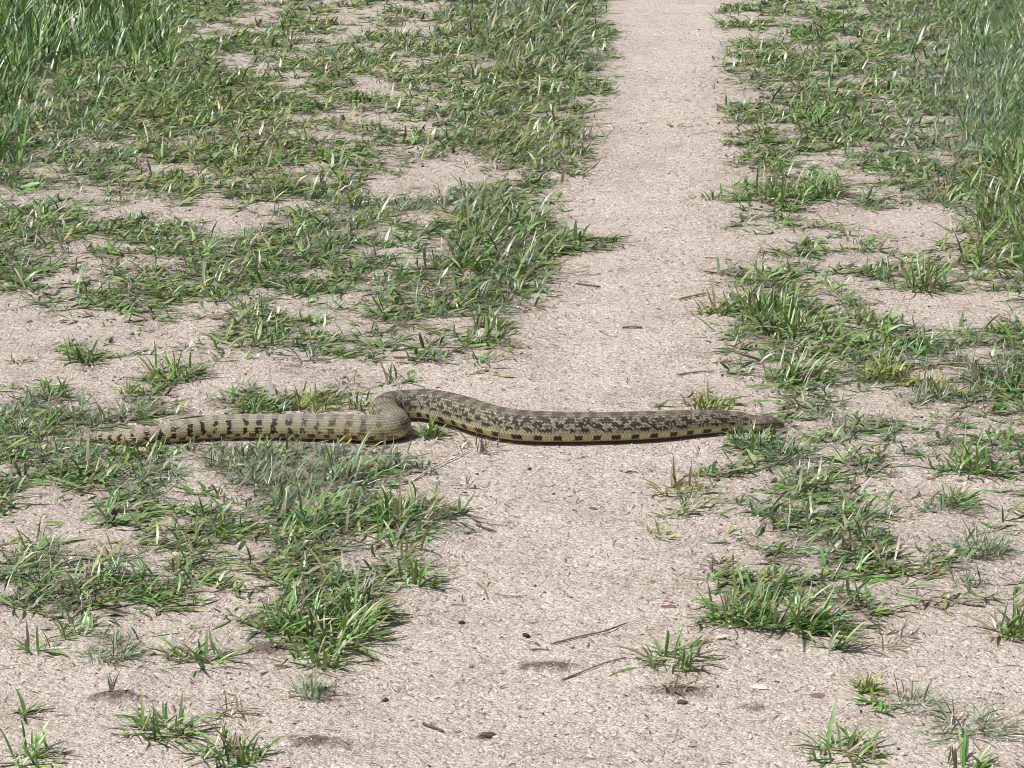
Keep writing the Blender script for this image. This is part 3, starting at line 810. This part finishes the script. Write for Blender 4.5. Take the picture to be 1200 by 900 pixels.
# ---------------------------------------------------------------- snake
def build_snake():
    NS, NA = 1150, 104
    s = np.linspace(0, SN_LEN, NS)
    cx = np.interp(s, _d, SNL[:, 0]); cy = np.interp(s, _d, SNL[:, 1]); rr = np.interp(s, _d, SNL[:, 2])
    ker = np.hanning(41); ker /= ker.sum()
    def sm(a):
        p = np.r_[a[0] + (a[0] - a[20:0:-1]), a, a[-1] + (a[-1] - a[-2:-22:-1])]
        return np.convolve(p, ker, 'valid')
    cx, cy = sm(cx), sm(cy)
    # head: neck, wider jaw, blunt snout
    dh = SN_LEN - s                                        # distance behind the snout
    hw = np.interp(dh, [0, .002, .006, .014, .024, .034, .046, .062, .09], [.0015, .0062, .0092, .0125, .0158, .0168, .0150, .0150, .0185])
    hh = np.interp(dh, [0, .002, .006, .014, .024, .034, .046, .062, .09], [.0012, .0045, .0066, .0092, .0122, .0132, .0128, .0140, .0175])
    f = np.clip((dh - .062) / .03, 0, 1); f = f * f * (3 - 2 * f)
    wid = rr * 1.04 * f + hw * (1 - f); hei = rr * .98 * f + hh * (1 - f)
    wid = wid * (1 + .012 * np.sin(s * 70)); 
    k2 = np.hanning(9); k2 /= k2.sum()
    gz = sm(np.array(gh(cx, cy)))
    lift = np.exp(-(dh / .05) ** 2) * .007 + 0.0
    # the fold: front part's end rests against, not through, the connecting part (single tube, no crossing)
    cz = gz + hei * .92 + lift
    tx, ty = np.gradient(cx), np.gradient(cy); l = np.hypot(tx, ty); tx /= l; ty /= l
    th = np.linspace(-np.pi, np.pi, NA, endpoint=False)    # 0 = spine, +-pi = belly
    TH, S = np.meshgrid(th, s)
    ct, st = np.cos(TH), np.sin(TH)
    # ---- scales
    LS, WS = .0054, 1 / 15.0                               # scale length (m), row half-count
    rows = np.abs(TH) / np.pi                              # 0 spine .. 1 belly
    isb = rows > .80                                       # belly shields
    b = TH / np.pi * 19.0
    a = S / LS
    def lat(off):
        bi = np.round(b - off) + off; ai = np.round(a - off) + off
        return ai, bi, np.abs(a - ai), np.abs(b - bi)
    a0, b0, da0, db0 = lat(0.0); a1, b1, da1, db1 = lat(.5)
    d0 = da0 + db0; d1 = da1 + db1
    use = d0 <= d1
    ai = np.where(use, a0, a1); bi = np.where(use, b0, b1)
    dd = np.where(use, d0, d1) / .5                        # 1 at the corner of a scale
    db = np.where(use, db0, db1)
    along = a - ai
    edge = np.clip(1 - np.minimum(dd, 1) ** 3, 0, 1)
    keel = np.exp(-(db / .09) ** 2) * (rows < .62)
    disp = (.00045 * edge + .00035 * keel + .0003 * np.clip(along, -.5, .5) * edge)
    # belly shields: wide plates
    bp = np.abs((S / .0085) % 1 - .5) * 2
    disp = np.where(isb, .0003 * (1 - bp ** 6), disp)
    fadeh = np.clip(dh / .05, 0, 1)[:, None]; tail_f = np.clip(rr / .012, 0.15, 1)[:, None]
    disp = disp * (.25 + .75 * fadeh) * tail_f
    # cross-section: a little triangular above, flat below
    prof_w = wid[:, None] * (1 + .04 * np.cos(2 * TH - .3) * 0)
    W = np.sign(st) * np.abs(st) ** .92 * prof_w
    H = np.where(ct > 0, ct * hei[:, None], np.sign(ct) * np.abs(ct) ** .75 * hei[:, None] * .90)
    W = W + st * disp; H = H + ct * disp
    # gentle folds of loose skin on the outside of bends
    nxs, nys = ty, -tx                                      # to the snake's right (towards the camera on the straight parts)
    X = cx[:, None] + nxs[:, None] * W; Y = cy[:, None] + nys[:, None] * W; Z = cz[:, None] + H
    # ---- pattern, decided scale by scale
    sc_ = np.where(isb, S, ai * LS)                         # scale centre along the body
    r_ = np.where(isb, rows, np.abs(bi) / 19.0)             # 0 spine .. 1 belly
    sd_ = np.sign(np.where(bi == 0, 1, bi))
    hsh = np.modf(np.abs(np.sin(ai * 12.9898 + bi * 78.233) * 43758.5453))[0]
    hsh2 = np.modf(np.abs(np.sin(ai * 39.346 + bi * 11.135) * 24634.6345))[0]
    wob = (fbm(sc_ * 55 + sd_ * 9, r_ * 7, 2) - .5)
    spine = np.array([.185, .165, .130]); flank = np.array([.30, .28, .20]); yel = np.array([.72, .64, .34]); belly = np.array([.60, .54, .36])
    dark = np.array([.014, .011, .009]); brown = np.array([.060, .046, .034]); grey = np.array([.23, .215, .185])
    def mixc(c, d, f): return c * (1 - f[..., None]) + d * f[..., None]
    def stp(x, e0, e1): return np.clip((x - e0) / (e1 - e0), 0, 1)
    col = np.zeros(S.shape + (3,)) + spine
    col = mixc(col, flank, stp(r_, .22, .42))
    # body regions along the length
    s_tail = 0.46; 
    tl = 1 - stp(sc_, .53, .70)                             # banded rear part
    hd = stp(sc_, SN_LEN - .62, SN_LEN - .5)                # front part
    midp = stp(sc_, .56, .74) * (1 - hd)
    col = mixc(col, np.array([.56, .48, .25]), tl * stp(r_, .30, .45) * .9)
    col = mixc(col, np.array([.35, .32, .25]), tl * (1 - stp(r_, .25, .42)) * .8)
    col = mixc(col, yel, stp(r_ + wob * .03, .53, .56))
    col = mixc(col, belly, stp(r_, .80, .86))
    # rear: dark cross bars, closer together near the tail tip
    per = .0270 - .008 * (1 - stp(sc_, .05, .22))
    phase = (np.cumsum(np.ones(NS)) * 0)
    pf = np.cumsum(1 / (.0270 - .008 * (1 - stp(s, .05, .22)))) * (s[1] - s[0])
    PF = np.interp(sc_.ravel(), s, pf).reshape(sc_.shape)
    kb = np.floor(PF); jb = np.modf(np.abs(np.sin(kb * 91.7) * 4375.5))[0]; jc = np.modf(np.abs(np.sin(kb * 17.3) * 975.1))[0]
    bar = np.abs(((PF + wob * .45 + .12 * (r_ - .35) * (jb - .3) * 6) % 1) - .5 + (jc - .5) * .12) * 2 / (.78 + .5 * jb)           # 0 centre of bar
    bw = .38 - .12 * np.abs(r_ - .4)
    inb = (bar < bw) & (r_ > .19 + .06 * hsh2) & (r_ < .56 + .05 * hsh)
    gap = (np.abs(r_ - .41) < .032) & (np.sin(np.floor(PF) * 4.1) > .1)
    ints = (1.0 - .22 * stp(sc_, .36, .5)) * tl * np.where(hsh > .9, .5, 1)
    col = mixc(col, dark, np.where(inb & ~gap, ints, 0))
    bar2 = np.abs(((PF + .5 + wob * .2) % 1) - .5) * 2
    inb2 = (bar2 < .42) & (r_ > .57) & (r_ < .72)
    col = mixc(col, dark, np.where(inb2, .85 * tl, 0))
    dors = (np.abs(((PF + .1 * wob) % 1) - .5) * 2 < .5) & (r_ < .20)
    col = mixc(col, np.array([.13, .11, .088]), np.where(dors, .7 * tl, 0))
    col = mixc(col, brown, tl * stp(sc_, .30, .45) * (r_ < .54) * np.where(hsh2 > .62, .5, 0.))
    # middle and front: saddles, two rows of flank blotches, square belly-edge spots
    P = .0335
    q = sc_ / P + wob * .30 + .10 * np.sin(sc_ * 61) 
    nt_ = 1 - tl
    def blot(c0, r0, hr, ln):
        kq = np.floor(q + c0) + r0 * 37
        j1 = np.modf(np.abs(np.sin(kq * 12.99) * 4375.5))[0]; j2 = np.modf(np.abs(np.sin(kq * 78.2) * 2463.6))[0]
        a_ = (np.abs(((q + c0) % 1) - .5 + (j1 - .5) * .16)) * 2 / (.72 + .5 * j2)
        return ((a_ / ln) ** 2.4 + (np.abs(r_ - r0) / hr) ** 2.4) < 1 + (hsh - .5) * 1.1
    b1_ = blot(0, 0.04, .155, .62)
    col = mixc(col, brown, np.where(b1_, .75 * nt_, 0))
    b2_ = blot(.5, .265, .07, .56); b3_ = blot(0.0, .375, .06, .60); b4_ = blot(.5, .475, .045, .52)
    col = mixc(col, dark, np.where(b2_, .88 * nt_, 0))
    col = mixc(col, dark, np.where(b3_, .92 * nt_, 0))
    col = mixc(col, dark, np.where(b4_, .92 * nt_, 0))
    sq = (np.abs(((sc_ / P + .02 * wob) % 1) - .5) * 2 < .42) & (r_ > .575) & (r_ < .72)
    col = mixc(col, np.array([.022, .018, .016]), np.where(sq, .95 * nt_, 0))
    # mid-body: darker net with pale scale tips
    dens = midp * (.35 + .65 * stp(r_, .02, .2)) * (1 - stp(r_, .52, .58))
    col = mixc(col, brown * .8, dens * np.where(hsh > .42, .60, .12))
    frontd = hd * ((r_ > .16) & (r_ < .52)) * np.where(hsh > .5, .65, 0.)
    col = mixc(col, dark, frontd)
    col = mixc(col, brown * .9, hd * (r_ < .3) * np.where(hsh2 > .72, .5, .0))
    col = mixc(col, np.array([.42, .38, .26]), (hd + midp) * (r_ > .17) * (r_ < .55) * np.where(hsh2 < .13, .8, 0.))
    col = mixc(col, np.array([.62, .56, .36]), nt_ * (np.abs(r_ - .54) < .018) * np.where(hsh2 < .85, .8, .2))
    # single scales differ; keels pale, skin between scales dark
    col = col * (.82 + .36 * hsh2)[..., None]
    kf = keel * .45 * (1 - isb) * np.clip(col.mean(-1) * 6, .12, 1)
    col = mixc(col, np.array([.52, .48, .38]), kf * fadeh)
    gapc = np.clip((dd - .62) / .3, 0, 1) * (~isb) * .75
    col = mixc(col, np.array([.045, .036, .03]), gapc * fadeh)
    col = np.where((isb & (bp > .9))[..., None], col * .7, col)
    # head: grey-tan plates, dark bar through the eye, mouth line, yellow jaw
    hf = 1 - stp(np.broadcast_to(dh[:, None], S.shape), .040, .056)
    hc = np.zeros_like(col) + np.array([.085, .076, .062])
    hc = mixc(hc, np.array([.26, .225, .15]), stp(rows, .52, .60))
    hc = hc * (.6 + .8 * fbm(S * 260, TH * 4, 2))[..., None] * np.where(hsh > .6, 1.5, .85)[..., None]
    DH = np.broadcast_to(dh[:, None], S.shape)
    eyebar = (np.abs((rows - .36) - (DH - .012) * 3.2) < .035) & (DH > .012)
    hc = mixc(hc, dark, np.where(eyebar, .7, 0))
    mouth = np.abs(rows - .545) < .012
    hc = mixc(hc, np.array([.02, .016, .014]), np.where(mouth & (DH < .036), .9, 0))
    lip = (np.abs((DH / .0055) % 1 - .5) > .42) & (rows > .46) & (rows < .6)
    hc = mixc(hc, dark, np.where(lip, .7, 0))
    col = mixc(col, hc, hf)
    Z = np.where(mouth & (DH < .036), Z - .0002, Z)
    V = np.stack([X, Y, Z], -1).reshape(-1, 3)
    o3 = V.mean(0); o3[2] = 0
    V = V - o3
    i = np.arange(NS - 1)[:, None] * NA; j = np.arange(NA)[None, :]; jn = (j + 1) % NA
    F = np.stack([(i + j), (i + NA + j), (i + NA + jn), (i + jn)], -1).reshape(-1, 4)
    me = mk_mesh("snake", V, F, col.reshape(-1, 3), mat=M_SNAKE)
    import bmesh
    bm = bmesh.new(); bm.from_mesh(me)
    bm.edges.ensure_lookup_table()
    bmesh.ops.holes_fill(bm, edges=[e for e in bm.edges if e.is_boundary])
    bmesh.ops.recalc_face_normals(bm, faces=bm.faces)
    bm.to_mesh(me); bm.free()
    o = link("snake", me, loc=tuple(o3))
    tag(o, "large blotched brown and yellow snake crossing the path with an S-bend in its middle", "snake")
    # eyes
    ie = int(np.argmin(np.abs(dh - .014)))
    em, nt, bs, _ = new_mat("snake_eye"); bs.inputs["Base Color"].default_value = (.03, .018, .01, 1); bs.inputs["Roughness"].default_value = .12
    no = N(nt, "ShaderNodeTexNoise"); no.inputs["Scale"].default_value = 900
    rp = N(nt, "ShaderNodeValToRGB"); rp.color_ramp.elements[0].color = (.012, .008, .006, 1); rp.color_ramp.elements[1].color = (.10, .055, .02, 1)
    nt.links.new(no.outputs["Fac"], rp.inputs[0]); nt.links.new(rp.outputs[0], bs.inputs["Base Color"])
    for sgn in (-1, 1):
        bm = bmesh.new(); bmesh.ops.create_uvsphere(bm, u_segments=16, v_segments=10, radius=.0023)
        mm = bpy.data.meshes.new("eye"); bm.to_mesh(mm); bm.free(); mm.materials.append(em)
        mm.polygons.foreach_set("use_smooth", np.ones(len(mm.polygons), bool))
        th0 = .34 * np.pi
        w = math.sin(th0) ** .92 * wid[ie] - .0007
        link("eye", mm, o, (cx[ie] + nxs[ie] * w * sgn - o3[0], cy[ie] + nys[ie] * w * sgn - o3[1], cz[ie] + math.cos(th0) * hei[ie]))
build_snake()
